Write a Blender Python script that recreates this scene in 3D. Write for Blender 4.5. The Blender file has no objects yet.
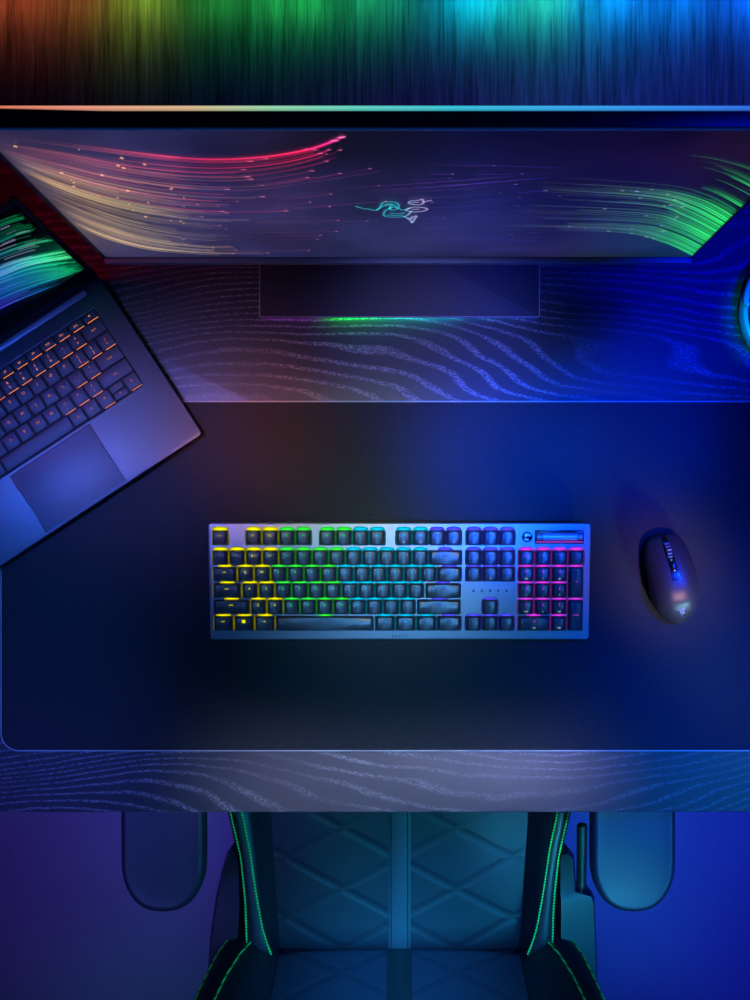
import bpy, bmesh, math, random
from mathutils import Vector, Matrix
random.seed(7)
SC = bpy.context.scene
COL = SC.collection
MM = 0.001
DZ = 0.74            # height of the desk surface

# ---------------------------------------------------------------- colour
def lin1(c):
    c /= 255.0
    return c / 12.92 if c <= 0.04045 else ((c + 0.055) / 1.055) ** 2.4
def lin(r, g, b): return (lin1(r), lin1(g), lin1(b))

# ---------------------------------------------------------------- materials
def new_mat(name):
    m = bpy.data.materials.new(name); m.use_nodes = True
    nt = m.node_tree
    return m, nt, nt.nodes, nt.links, nt.nodes['Principled BSDF']
def mat(name, col, rough=0.5, metal=0.0, spec=0.5, bump=0.0, bscale=400.0, var=0.0, coat=0.0):
    m, nt, N, L, b = new_mat(name)
    b.inputs['Base Color'].default_value = (*col, 1)
    b.inputs['Roughness'].default_value = rough
    b.inputs['Metallic'].default_value = metal
    b.inputs['Specular IOR Level'].default_value = spec
    if coat: b.inputs['Coat Weight'].default_value = coat
    tc = N.new('ShaderNodeTexCoord'); no = N.new('ShaderNodeTexNoise')
    no.inputs['Scale'].default_value = bscale; no.inputs['Detail'].default_value = 4
    L.new(tc.outputs['Object'], no.inputs['Vector'])
    if bump:
        bp = N.new('ShaderNodeBump'); bp.inputs['Strength'].default_value = bump
        bp.inputs['Distance'].default_value = 0.0006
        L.new(no.outputs['Fac'], bp.inputs['Height']); L.new(bp.outputs['Normal'], b.inputs['Normal'])
    if var:
        mr = N.new('ShaderNodeMapRange')
        mr.inputs['From Min'].default_value = .3; mr.inputs['From Max'].default_value = .7
        mr.inputs['To Min'].default_value = 1 - var; mr.inputs['To Max'].default_value = 1 + var
        L.new(no.outputs['Fac'], mr.inputs['Value'])
        mx = N.new('ShaderNodeMix'); mx.data_type = 'RGBA'; mx.blend_type = 'MULTIPLY'
        mx.inputs['Factor'].default_value = 1
        mx.inputs['A'].default_value = (*col, 1)
        L.new(mr.outputs['Result'], mx.inputs['B']); L.new(mx.outputs['Result'], b.inputs['Base Color'])
    return m
def emit_attr(name, strength=1.0, additive=False):
    m = bpy.data.materials.new(name); m.use_nodes = True
    N, L = m.node_tree.nodes, m.node_tree.links; N.clear()
    out = N.new('ShaderNodeOutputMaterial'); e = N.new('ShaderNodeEmission')
    a = N.new('ShaderNodeAttribute'); a.attribute_name = 'Col'
    L.new(a.outputs['Color'], e.inputs['Color']); e.inputs['Strength'].default_value = strength
    if additive:
        t = N.new('ShaderNodeBsdfTransparent'); s = N.new('ShaderNodeAddShader')
        L.new(t.outputs[0], s.inputs[0]); L.new(e.outputs[0], s.inputs[1]); L.new(s.outputs[0], out.inputs[0])
    else:
        L.new(e.outputs[0], out.inputs[0])
    return m
def emit(name, col, strength=1.0):
    m = bpy.data.materials.new(name); m.use_nodes = True
    N, L = m.node_tree.nodes, m.node_tree.links; N.clear()
    out = N.new('ShaderNodeOutputMaterial'); e = N.new('ShaderNodeEmission')
    e.inputs['Color'].default_value = (*col, 1); e.inputs['Strength'].default_value = strength
    L.new(e.outputs[0], out.inputs[0]); return m

def wood_material():
    m, nt, N, L, b = new_mat('dark_ash_wood')
    tc = N.new('ShaderNodeTexCoord')
    mp = N.new('ShaderNodeMapping'); mp.inputs['Scale'].default_value = (1.3, 5.0, 1.0)
    mp.inputs['Location'].default_value = (3.1, 1.7, 0)
    L.new(tc.outputs['Object'], mp.inputs['Vector'])
    n1 = N.new('ShaderNodeTexNoise'); n1.inputs['Scale'].default_value = 1.0
    n1.inputs['Detail'].default_value = 2.2; n1.inputs['Roughness'].default_value = 0.42
    L.new(mp.outputs['Vector'], n1.inputs['Vector'])
    mul = N.new('ShaderNodeMath'); mul.operation = 'MULTIPLY'; mul.inputs[1].default_value = 200.0
    L.new(n1.outputs['Fac'], mul.inputs[0])
    sy = N.new('ShaderNodeSeparateXYZ'); L.new(tc.outputs['Object'], sy.inputs[0])
    ma = N.new('ShaderNodeMath'); ma.operation = 'MULTIPLY_ADD'; ma.inputs[1].default_value = 470.0
    L.new(sy.outputs['Y'], ma.inputs[0]); L.new(mul.outputs[0], ma.inputs[2])
    nw = N.new('ShaderNodeTexNoise'); nw.inputs['Scale'].default_value = 22; nw.inputs['Detail'].default_value = 3
    L.new(tc.outputs['Object'], nw.inputs['Vector'])
    mw = N.new('ShaderNodeMath'); mw.operation = 'MULTIPLY_ADD'; mw.inputs[1].default_value = 3.0
    L.new(nw.outputs['Fac'], mw.inputs[0]); L.new(ma.outputs[0], mw.inputs[2])
    sn = N.new('ShaderNodeMath'); sn.operation = 'SINE'; L.new(mw.outputs[0], sn.inputs[0])
    # pores: fine speckle drawn out along the grain
    mp2 = N.new('ShaderNodeMapping'); mp2.inputs['Scale'].default_value = (330, 800, 1)
    L.new(tc.outputs['Object'], mp2.inputs['Vector'])
    n2 = N.new('ShaderNodeTexNoise'); n2.inputs['Scale'].default_value = 1.0; n2.inputs['Detail'].default_value = 3
    L.new(mp2.outputs['Vector'], n2.inputs['Vector'])
    n3 = N.new('ShaderNodeTexNoise'); n3.inputs['Scale'].default_value = 5; n3.inputs['Detail'].default_value = 2
    L.new(tc.outputs['Object'], n3.inputs['Vector'])
    mr = N.new('ShaderNodeMapRange'); mr.interpolation_type = 'SMOOTHSTEP'
    mr.inputs['From Min'].default_value = 0.25; mr.inputs['From Max'].default_value = 1.0
    L.new(sn.outputs[0], mr.inputs['Value'])
    pr = N.new('ShaderNodeMapRange'); pr.inputs['From Min'].default_value = .44; pr.inputs['From Max'].default_value = .58
    pr.inputs['To Min'].default_value = 0.05
    L.new(n2.outputs['Fac'], pr.inputs['Value'])
    m1 = N.new('ShaderNodeMath'); m1.operation = 'MULTIPLY'
    L.new(mr.outputs['Result'], m1.inputs[0]); L.new(pr.outputs['Result'], m1.inputs[1])
    g3 = N.new('ShaderNodeMapRange'); g3.inputs['From Min'].default_value = .35; g3.inputs['From Max'].default_value = .6
    g3.inputs['To Min'].default_value = .2
    L.new(n3.outputs['Fac'], g3.inputs['Value'])
    m2 = N.new('ShaderNodeMath'); m2.operation = 'MULTIPLY'
    L.new(m1.outputs[0], m2.inputs[0]); L.new(g3.outputs['Result'], m2.inputs[1])
    cr = N.new('ShaderNodeValToRGB')
    cr.color_ramp.elements[0].color = (0.055, 0.052, 0.055, 1); cr.color_ramp.elements[1].color = (0.25, 0.24, 0.245, 1)
    L.new(m2.outputs[0], cr.inputs['Fac']); L.new(cr.outputs['Color'], b.inputs['Base Color'])
    b.inputs['Roughness'].default_value = 0.34
    b.inputs['Specular IOR Level'].default_value = 0.5
    bp = N.new('ShaderNodeBump'); bp.inputs['Strength'].default_value = 0.35; bp.inputs['Distance'].default_value = 0.0006
    L.new(m2.outputs[0], bp.inputs['Height']); L.new(bp.outputs['Normal'], b.inputs['Normal'])
    return m
def brushed_floor_material():
    m, nt, N, L, b = new_mat('brushed_streaky_floor')
    tc = N.new('ShaderNodeTexCoord')
    def streak(sx, sz, det):
        mp = N.new('ShaderNodeMapping'); mp.inputs['Scale'].default_value = (sx, sz, 1)
        L.new(tc.outputs['Object'], mp.inputs['Vector'])
        n = N.new('ShaderNodeTexNoise'); n.inputs['Scale'].default_value = 1; n.inputs['Detail'].default_value = det
        n.inputs['Distortion'].default_value = 0.7
        L.new(mp.outputs['Vector'], n.inputs['Vector']); return n
    a, c = streak(55, 2.5, 5), streak(230, 9.0, 3)
    ad = N.new('ShaderNodeMath'); ad.operation = 'ADD'
    L.new(a.outputs['Fac'], ad.inputs[0]); L.new(c.outputs['Fac'], ad.inputs[1])
    mr = N.new('ShaderNodeMapRange'); mr.inputs['From Min'].default_value = .75; mr.inputs['From Max'].default_value = 1.3
    L.new(ad.outputs[0], mr.inputs['Value'])
    cr = N.new('ShaderNodeValToRGB')
    cr.color_ramp.elements[0].color = (0.11, 0.11, 0.115, 1); cr.color_ramp.elements[1].color = (0.45, 0.45, 0.45, 1)
    L.new(mr.outputs['Result'], cr.inputs['Fac']); L.new(cr.outputs['Color'], b.inputs['Base Color'])
    b.inputs['Roughness'].default_value = .6
    bp = N.new('ShaderNodeBump'); bp.inputs['Strength'].default_value = 0.5; bp.inputs['Distance'].default_value = 0.003
    L.new(ad.outputs[0], bp.inputs['Height']); L.new(bp.outputs['Normal'], b.inputs['Normal'])
    return m
def quilt_material(name, col, sx, sy, axis_y='Y'):
    # leather with a diamond of sunken stitch lines
    m, nt, N, L, b = new_mat(name)
    tc = N.new('ShaderNodeTexCoord'); sp = N.new('ShaderNodeSeparateXYZ')
    L.new(tc.outputs['Object'], sp.inputs[0])
    def line(sign):
        x = N.new('ShaderNodeMath'); x.operation = 'MULTIPLY'; x.inputs[1].default_value = 1 / sx
        y = N.new('ShaderNodeMath'); y.operation = 'MULTIPLY'; y.inputs[1].default_value = sign / sy
        L.new(sp.outputs['X'], x.inputs[0]); L.new(sp.outputs[axis_y], y.inputs[0])
        s = N.new('ShaderNodeMath'); s.operation = 'ADD'; L.new(x.outputs[0], s.inputs[0]); L.new(y.outputs[0], s.inputs[1])
        p = N.new('ShaderNodeMath'); p.operation = 'PINGPONG'; p.inputs[1].default_value = 0.5
        L.new(s.outputs[0], p.inputs[0]); return p
    mn = N.new('ShaderNodeMath'); mn.operation = 'MINIMUM'
    L.new(line(1).outputs[0], mn.inputs[0]); L.new(line(-1).outputs[0], mn.inputs[1])
    mr = N.new('ShaderNodeMapRange'); mr.interpolation_type = 'SMOOTHERSTEP'; mr.inputs['From Max'].default_value = 0.12
    L.new(mn.outputs[0], mr.inputs['Value'])
    bp = N.new('ShaderNodeBump'); bp.inputs['Strength'].default_value = .28; bp.inputs['Distance'].default_value = 0.003
    L.new(mr.outputs['Result'], bp.inputs['Height']); L.new(bp.outputs['Normal'], b.inputs['Normal'])
    cr = N.new('ShaderNodeValToRGB')
    cr.color_ramp.elements[0].color = (*[c * .85 for c in col], 1); cr.color_ramp.elements[1].color = (*col, 1)
    cr.color_ramp.elements[1].position = .45
    L.new(mr.outputs['Result'], cr.inputs['Fac']); L.new(cr.outputs['Color'], b.inputs['Base Color'])
    b.inputs['Roughness'].default_value = .5
    return m
def thread_material(name, col):
    m, nt, N, L, b = new_mat(name)
    b.inputs['Base Color'].default_value = (*col, 1); b.inputs['Roughness'].default_value = .7
    tc = N.new('ShaderNodeTexCoord'); w = N.new('ShaderNodeTexWave')
    w.wave_type = 'BANDS'; w.bands_direction = 'Y'; w.inputs['Scale'].default_value = 75
    L.new(tc.outputs['Object'], w.inputs['Vector'])
    cr = N.new('ShaderNodeValToRGB')
    cr.color_ramp.elements[0].color = (*[c * .2 for c in col], 1); cr.color_ramp.elements[1].color = (*col, 1)
    cr.color_ramp.elements[0].position = .05; cr.color_ramp.elements[1].position = .3
    L.new(w.outputs['Fac'], cr.inputs['Fac']); L.new(cr.outputs['Color'], b.inputs['Base Color'])
    return m

M = dict(
    wood=wood_material(), wall=mat('matt_wall', (0.12, 0.12, 0.14), .8, bump=.2, bscale=300), floor_rear=brushed_floor_material(),
    floor=mat('painted_floor', (0.30, 0.28, 0.34), .75, spec=.2, var=.06, bscale=3),
    mat_cloth=mat('woven_mat_cloth', (0.036, 0.036, 0.038), .95, spec=.08, bump=.6, bscale=1500, var=.35),
    mat_edge=mat('mat_edge_thread', (0.5, 0.5, 0.52), .35, spec=.6),
    alu=mat('dark_anodised_aluminium', (0.30, 0.31, 0.33), .45, .55, bump=.06, bscale=3000),
    plastic=mat('black_plastic', (0.022, 0.022, 0.025), .45, bump=.05, bscale=2500),
    gloss=mat('black_gloss_plastic', (0.01, 0.01, 0.012), .15),
    key=mat('key_plastic', (0.042, 0.048, 0.060), .34, spec=.6),
    lap=mat('satin_black_laptop_metal', (0.075, 0.075, 0.085), .40, .5, bump=.06, bscale=3500),
    lapkey=mat('laptop_key_plastic', (0.045, 0.045, 0.055), .5),
    pad=mat('trackpad_glass', (0.07, 0.07, 0.09), .48, spec=.6),
    hinge=mat('hinge_metal', (0.36, 0.34, 0.46), .4, .3),
    mouse=mat('mouse_shell', (0.03, 0.03, 0.034), .38, spec=.45),
    moncase=mat('monitor_case_metal', (0.05, 0.05, 0.06), .22, .6),
    stand=mat('stand_metal', (0.045, 0.045, 0.055), .6, 0, spec=.3, bump=.15, bscale=2500),
    leather=mat('black_leather', (0.022, 0.015, 0.026), .40, bump=.25, bscale=350),
    leather2=mat('grey_leather_stripe', (0.075, 0.06, 0.075), .5, bump=.2, bscale=350),
    quilt=quilt_material('quilted_leather_seat', (0.022, 0.015, 0.026), .16, .085),
    quiltback=quilt_material('quilted_leather_back', (0.05, 0.034, 0.058), .16, .115, 'Z'),
    thread=thread_material('green_thread', (0.12, 1.0, 0.16)),
    darkthread=thread_material('dark_thread', (0.03, 0.03, 0.035)),
    armpad=mat('armrest_foam', (0.040, 0.029, 0.046), .45, bump=.15, bscale=900),
    rubber=mat('rubber', (0.02, 0.02, 0.02), .8),
    steel=mat('dark_steel', (0.10, 0.10, 0.11), .35, .8),
    headset=mat('headset_plastic', (0.30, 0.30, 0.31), .28, spec=.7),
    cushion=mat('headset_cushion', (0.02, 0.02, 0.022), .7),
    white=emit('white_legend', (0.75, 0.80, 0.9), .8),
    glow=emit_attr('led_glow', 1.0),
    streak=emit_attr('screen_light', 1.0, True),
)
def screen_material():
    m, nt, N, L, b = new_mat('screen_glass')
    b.inputs['Base Color'].default_value = (0.004, 0.004, 0.005, 1); b.inputs['Roughness'].default_value = .3
    b.inputs['Specular IOR Level'].default_value = .12
    a = N.new('ShaderNodeAttribute'); a.attribute_name = 'Col'
    tc = N.new('ShaderNodeTexCoord'); no = N.new('ShaderNodeTexNoise'); no.inputs['Scale'].default_value = 9
    no.inputs['Detail'].default_value = 4; L.new(tc.outputs['Object'], no.inputs['Vector'])
    mr = N.new('ShaderNodeMapRange'); mr.inputs['From Min'].default_value = .38; mr.inputs['From Max'].default_value = .6
    mr.inputs['To Min'].default_value = .6; mr.inputs['To Max'].default_value = 1.15  # clouds paint reflections on the glass into the emitted colour
    L.new(no.outputs['Fac'], mr.inputs['Value'])
    mx = N.new('ShaderNodeMix'); mx.data_type = 'RGBA'; mx.blend_type = 'MULTIPLY'; mx.inputs['Factor'].default_value = 1
    L.new(a.outputs['Color'], mx.inputs['A']); L.new(mr.outputs['Result'], mx.inputs['B'])
    L.new(mx.outputs['Result'], b.inputs['Emission Color']); b.inputs['Emission Strength'].default_value = 1
    return m
M['screen'] = screen_material()

# ---------------------------------------------------------------- object helpers
def obj(name, bm, mats, parent=None, smooth=35):
    me = bpy.data.meshes.new(name)
    bmesh.ops.recalc_face_normals(bm, faces=bm.faces[:]) if smooth is not None else None
    bm.to_mesh(me); bm.free()
    for m in (mats if isinstance(mats, (list, tuple)) else [mats]): me.materials.append(m)
    if smooth:
        me.shade_smooth(); me.set_sharp_from_angle(angle=math.radians(smooth))
    o = bpy.data.objects.new(name, me); COL.objects.link(o)
    if parent: o.parent = parent
    return o
def thing(name, label, cat, loc=(0, 0, 0), rot=(0, 0, 0), group=None):
    o = bpy.data.objects.new(name, None); COL.objects.link(o)
    o.location = loc; o.rotation_euler = rot; o.empty_display_size = .05
    o['label'] = label; o['category'] = cat
    if group: o['group'] = group
    return o
def tag(o, label, cat):
    o['label'] = label; o['category'] = cat; return o
NB = bmesh.new
def V(bm, x, y, z): return bm.verts.new((x * MM, y * MM, z * MM))
def face(bm, vs, mi=0):
    try:
        f = bm.faces.new(vs); f.material_index = mi; return f
    except ValueError: return None
def loft(bm, loops, cap0=True, cap1=True, mi=0, closed=True):
    """skins a list of point loops (mm)"""
    rings = [[V(bm, *p) for p in l] for l in loops]
    n = len(rings[0])
    for a, b in zip(rings, rings[1:]):
        for i in range(n if closed else n - 1):
            j = (i + 1) % n
            face(bm, (a[i], a[j], b[j], b[i]), mi)
    if cap0: face(bm, rings[0][::-1], mi)
    if cap1: face(bm, rings[-1], mi)
    return rings
def rrect(cx, cy, w, d, r, seg=4):
    pts = []
    r = min(r, w / 2 - 1e-3, d / 2 - 1e-3)
    for sx, sy, a0 in ((1, 1, 0), (-1, 1, 90), (-1, -1, 180), (1, -1, 270)):
        ox, oy = cx + sx * (w / 2 - r), cy + sy * (d / 2 - r)
        for k in range(seg + 1):
            a = math.radians(a0 + 90 * k / seg)
            pts.append((ox + r * math.cos(a), oy + r * math.sin(a)))
    return pts
def slab(bm, cx, cy, w, d, z0, z1, r=2, ch=1.0, seg=4, mi=0, cs=2, chb=None):
    """rounded rectangle slab with rounded upper and lower edges"""
    chb = ch if chb is None else chb
    L = []
    for k in range(cs + 1):
        a = math.pi / 2 * k / cs
        i = chb * (1 - math.sin(a)); L.append([(x, y, z0 + chb * (1 - math.cos(a))) for x, y in rrect(cx, cy, w - 2 * i, d - 2 * i, max(r - i, .05), seg)])
    for k in range(cs + 1):
        a = math.pi / 2 * k / cs
        i = ch * (1 - math.cos(a)); L.append([(x, y, z1 - ch + ch * math.sin(a)) for x, y in rrect(cx, cy, w - 2 * i, d - 2 * i, max(r - i, .05), seg)])
    loft(bm, L, mi=mi)
def extrude_x(bm, prof, x0, x1, mi=0):
    loft(bm, [[(x0, y, z) for y, z in prof], [(x1, y, z) for y, z in prof]], mi=mi)
def tube(bm, pts, r, seg=8, mi=0, caps=True):
    pts = [Vector(p) for p in pts]; n = len(pts)
    rs = r if isinstance(r, (list, tuple)) else [r] * n
    up = None; loops = []
    for i, p in enumerate(pts):
        t = (pts[min(i + 1, n - 1)] - pts[max(i - 1, 0)]).normalized()
        if up is None:
            up = t.orthogonal().normalized()
        up = (up - t * up.dot(t)).normalized()
        b = t.cross(up)
        loops.append([tuple(p + (up * math.cos(2 * math.pi * k / seg) + b * math.sin(2 * math.pi * k / seg)) * rs[i]) for k in range(seg)])
    loft(bm, loops, caps, caps, mi)
def lathe(bm, prof, cx=0, cy=0, seg=32, mi=0, sx=1, sy=1):
    loft(bm, [[(cx + sx * r * math.cos(2 * math.pi * k / seg), cy + sy * r * math.sin(2 * math.pi * k / seg), z) for k in range(seg)] for r, z in prof], mi=mi)
def spline(pts, n):
    """Catmull-Rom resampling into n points"""
    pts = [Vector(p) for p in pts]
    out = []; m = len(pts) - 1
    for i in range(n):
        t = i / (n - 1) * m; k = min(int(t), m - 1); f = t - k
        p0, p1, p2, p3 = pts[max(k - 1, 0)], pts[k], pts[k + 1], pts[min(k + 2, m)]
        out.append(0.5 * ((2 * p1) + (p2 - p0) * f + (2 * p0 - 5 * p1 + 4 * p2 - p3) * f * f + (3 * p1 - p0 - 3 * p2 + p3) * f ** 3))
    return out
def table(tab, x):
    for (x0, y0), (x1, y1) in zip(tab, tab[1:]):
        if x <= x1: return y0 + (y1 - y0) * max(0, (x - x0) / (x1 - x0))
    return tab[-1][1]
_txt = {}
def text_geo(s):
    if s not in _txt:
        c = bpy.data.curves.new('t', 'FONT'); c.body = s; c.size = 1.0; c.align_x = 'CENTER'; c.align_y = 'CENTER'; c.resolution_u = 2
        o = bpy.data.objects.new('t', c); COL.objects.link(o)
        dg = bpy.context.evaluated_depsgraph_get()
        me = bpy.data.meshes.new_from_object(o.evaluated_get(dg))
        _txt[s] = ([tuple(v.co) for v in me.vertices], [tuple(p.vertices) for p in me.polygons])
        bpy.data.objects.remove(o); bpy.data.curves.remove(c); bpy.data.meshes.remove(me)
    return _txt[s]
def text(bm, s, x, y, z, size, mi=0, sx=1.0, fn=None, col=None, lay=None):
    vs, fs = text_geo(s)
    fn = fn or (lambda a, b: (x + a, y + b, z))
    out = [V(bm, *fn(px * size * sx, py * size)) for px, py, _ in vs]
    if lay:
        for v in out: v[lay] = (*col, 1)
    for f in fs: face(bm, [out[i] for i in f], mi)
def setcol(verts, lay, col):
    for v in verts: v[lay] = (*col, 1)

# ================================================================ the setting
def struct(name, bm, m):
    o = obj(name, bm, m); o['kind'] = 'structure'; return o
bm = NB()
for y0, y1, mi in ((-2600, 520, 0), (520, 1010, 1)):
    loft(bm, [[(-2500, y0, z), (2500, y0, z), (2500, y1, z), (-2500, y1, z)] for z in (-40, 0)], mi=mi)
fo = struct('floor', bm, M['floor']); fo.data.materials.append(M['floor_rear'])
bm = NB(); loft(bm, [[(x, 980, 0), (x, 1010, 0), (x, 1010, 2000), (x, 980, 2000)] for x in (-2500, 2500)]); struct('wall_back', bm, M['wall'])

# ================================================================ desk
desk = thing('desk', 'wide dark ash desk with visible grain, carrying the monitor and the mat', 'desk', (0, 0, 0))
bm = NB(); slab(bm, 0, 32, 1640, 792, 710, 740, 3, 1.6)
obj('desktop', bm, M['wood'], desk)
for s in (-1, 1):
    bm = NB()
    slab(bm, s * 640, 33, 60, 700, 0, 30, 3, 2); slab(bm, s * 640, 80, 60, 90, 29, 690, 3, 2); slab(bm, s * 640, 33, 60, 640, 684, 710, 3, 2)
    obj('leg', bm, M['steel'], desk)

# ================================================================ desk mat
dm = thing('desk_mat', 'large black cloth desk mat with rounded corners lying under the keyboard', 'desk mat', (0.006, -0.0885, DZ))
bm = NB(); slab(bm, 0, 0, 938, 405, 0, 2.9, 20, .4, 8); obj('mat_surface', bm, M['mat_cloth'], dm)
bm = NB()
rr = rrect(0, 0, 938, 405, 20, 8); tube(bm, [(x, y, 1.4) for x, y in rr] + [(rr[0][0], rr[0][1], 1.4)], 1.45, 8)
obj('stitched_edge', bm, M['mat_edge'], dm)
MZ = DZ + 0.0029

# ================================================================ key builder
def key_mesh(w, d, z0, h, ins, insb, dish, r=1.6, nx=7):
    """cap: rounded foot, sloped sides, dished top. Returns a bmesh with the layer Col"""
    bm = NB(); lay = bm.verts.layers.float_color.new('Col')
    def ring(w, d, yo, z, r, dishz=0):
        hw, hd = w / 2, d / 2
        xs = [-hw, -hw + r * .3, -hw + r] + [(-hw + r) + (2 * hw - 2 * r) * i / (nx - 1) for i in range(1, nx - 1)] + [hw - r, hw - r * .3, hw]
        def yy(x):
            e = max(0, abs(x) - (hw - r)); return hd - (r - math.sqrt(max(0, r * r - e * e)))
        f = [(x, yo - yy(x), z - dishz * (1 - (x / hw) ** 2)) for x in xs]
        b = [(x, yo + yy(x), z - dishz * (1 - (x / hw) ** 2)) for x in xs]
        return f, b
    specs = [(w, d, 0, z0, r, 0), (w, d, 0, z0 + h * .25, r, 0), (w - 2 * ins * .75, d - (ins + insb) * .75, (ins - insb) * .375 * 1, z0 + h * .85, r, 0), (w - 2 * ins - .6, d - ins - insb - .6, (ins - insb) / 2, z0 + h, r * .8, dish)]
    rings = []
    for s in specs:
        f, b = ring(*s); rings.append(([V(bm, *p) for p in f], [V(bm, *p) for p in b]))
    def loop(fb): return fb[0] + fb[1][::-1]
    for a, b in zip(rings, rings[1:]):
        A, B = loop(a), loop(b); n = len(A)
        for i in range(n):
            face(bm, (A[i], A[(i + 1) % n], B[(i + 1) % n], B[i]))
    f, b = rings[-1]
    for i in range(len(f) - 1): face(bm, (f[i], f[i + 1], b[i + 1], b[i]))
    return bm, lay
def flat(bm, pts, mi, lay, cols):
    vs = [V(bm, *p) for p in pts]
    for v, c in zip(vs, cols): v[lay] = (*c, 1)
    face(bm, vs, mi)
def glow_disc(bm, lay, cx, cy, z, a, b, col, mi, n=20, edge=.35):
    c = V(bm, cx, cy, z); c[lay] = (*col, 1)
    rim = []
    for k in range(n):
        t = 2 * math.pi * k / n
        v = V(bm, cx + a * math.copysign(abs(math.cos(t)) ** .7, math.cos(t)), cy + b * math.copysign(abs(math.sin(t)) ** .8, math.sin(t)), z)
        v[lay] = (*[x * edge for x in col], 1); rim.append(v)
    for k in range(n): face(bm, (c, rim[k], rim[(k + 1) % n]), mi)

# ================================================================ keyboard
kb = thing('keyboard', 'full-size low-profile mechanical keyboard with rainbow backlight on the desk mat', 'keyboard', (0.0, -0.160, MZ + .0002), (math.radians(5.6), 0, 0))
U = 19.05
bm = NB(); slab(bm, 0, 67.5, 437, 135, 0, 10, 4, 1.2, 5, cs=3); obj('top_plate', bm, M['alu'], kb)
for s in (-1, 1):
    bm = NB(); Lr = []
    # flip-out rear foot reaching down to the mat
    for z, g in ((0.5, 0), (-5, 1), (-10.9, 2)):
        Lr.append([(s * 150 + x, y + 3 * g, z) for x, y in rrect(0, 110, 34 - g * 3, 9 - g, 1.5, 2)])
    loft(bm, Lr); obj('foot', bm, M['rubber'], kb)
ZP = 10.0
COLS = {'y': (0.80, 0.74, 0.0), 'g': (0.03, 0.80, 0.05), 'c': (0.0, 0.55, 0.85), 'b': (0.07, 0.07, 0.95), 'm': (0.60, 0.04, 0.80)}
def zone(u): return 'y' if u < 4 else 'g' if u < 8 else 'c' if u < 13.1 else 'b' if u < 18 else 'm'
def kx(u): return (-214.3 if u < 15 else -212.3) + u * U
ROWY = [118.6, 95.7, 76.6, 57.5, 38.5, 19.4]
def add_key(u, row, w, leg, sub=None, rows=1, big=False):
    cu = u + w / 2; cx = kx(cu); W = w * U - 1.9; D = U * rows - 1.9
    cy = ROWY[row] - (rows - 1) * U / 2
    ky, lay = key_mesh(W, D, ZP + .5, 6.0, 2.5, 1.9, .9)
    c = COLS[zone(cu)]
    tall = row <= 1
    a = min(W / 2, 8.6)
    glow_disc(ky, lay, 0, D / 2, ZP + .35, a, 4.2 if row == 0 else (3.6 if row == 1 else 2.6), [x * 1.6 for x in c], 1)
    if not (w > 2 or rows > 1):
        for s in (-1, 1): glow_disc(ky, lay, s * W / 2, 0, ZP + .3, 1.3, D * .52, [x * .30 for x in c], 1, 14)
    lc = [x * 1.0 for x in c]
    ly = D / 2 - 5.4 if rows == 1 else 1.5
    if leg:
        if leg == '#win': flat(ky, [(-1.9, ly - 1.9, ZP + 6.7), (1.9, ly - 1.9, ZP + 6.7), (1.9, ly + 1.9, ZP + 6.7), (-1.9, ly + 1.9, ZP + 6.7)], 1, lay, [lc] * 4)
        else:
            text(ky, leg, 0, ly, ZP + 6.72, 4.2 if len(leg) < 3 else 3.0, 1, col=lc, lay=lay)
    if sub: text(ky, sub, 0, -4.2 if rows == 1 else -4, ZP + 6.72, 2.9, 2)
    for v in ky.verts: v.co.x += cx * MM; v.co.y += cy * MM
    obj('key', ky, [M['key'], M['glow'], M['white']], kb, 40)
add_key(0, 0, 1, 'esc')
for i in range(12):
    add_key([2, 6.42, 11][i // 4] + i % 4, 0, 1, 'F%d' % (i + 1), {8: 'O', 9: 'O', 10: '-', 11: '='}.get(i))
for u0, l in zip((15.1, 16.1, 17.1), ('prt', 'scr', 'pau')): add_key(u0, 0, 1, l, '~' if l == 'pau' else None)
for i, l in enumerate(['~ `', '! 1', '@ 2', '# 3', '$ 4', '% 5', '^ 6', '& 7', '* 8', '( 9', ') 0', '_ -', '+ =']): add_key(i, 1, 1, l)
add_key(13, 1, 2, 'bksp')
add_key(0, 2, 1.5, 'tab')
for i, l in enumerate('QWERTYUIOP[]'): add_key(1.5 + i, 2, 1, l)
add_key(13.5, 2, 1.5, '\\')
add_key(0, 3, 1.75, 'caps')
for i, l in enumerate("ASDFGHJKL;'"): add_key(1.75 + i, 3, 1, l)
add_key(12.75, 3, 2.25, 'enter')
add_key(0, 4, 2.25, 'shift')
for i, l in enumerate('ZXCVBNM,./'): add_key(2.25 + i, 4, 1, l)
add_key(12.25, 4, 2.75, 'shift')
add_key(0, 5, 1.25, 'ctrl'); add_key(1.25, 5, 1.25, '#win'); add_key(2.5, 5, 1.25, 'alt')
add_key(3.75, 5, 6, '-')
add_key(9.75, 5, 1.25, 'alt'); add_key(11, 5, 1.25, 'fn'); add_key(12.25, 5, 1.25, '='); add_key(13.5, 5, 1.5, 'ctrl')
for r, ls in ((1, ('ins', 'hm', 'pu')), (2, ('del', 'end', 'pd'))):
    for i, l in enumerate(ls): add_key(15.1 + i, r, 1, l, 'I' if l == 'end' else None)
add_key(16.1, 4, 1, '^')
for i, l in enumerate('<v>'): add_key(15.1 + i, 5, 1, l)
for i, l in enumerate(('num', '/', '*')): add_key(18.25 + i, 1, 1, l)
add_key(21.25, 1, 1, '-')
for r, ls in ((2, ('7h', '8^', '9p')), (3, ('4<', '5_', '6>')), (4, ('1e', '2v', '3d'))):
    for i, l in enumerate(ls): add_key(18.25 + i, r, 1, l[0], {'h': 'hm', '^': '^', 'p': 'pu', 'e': 'end', 'd': 'pd'}.get(l[1], l[1]))
add_key(21.25, 2, 1, '+', rows=2); add_key(21.25, 4, 1, 'enter', rows=2)
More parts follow.
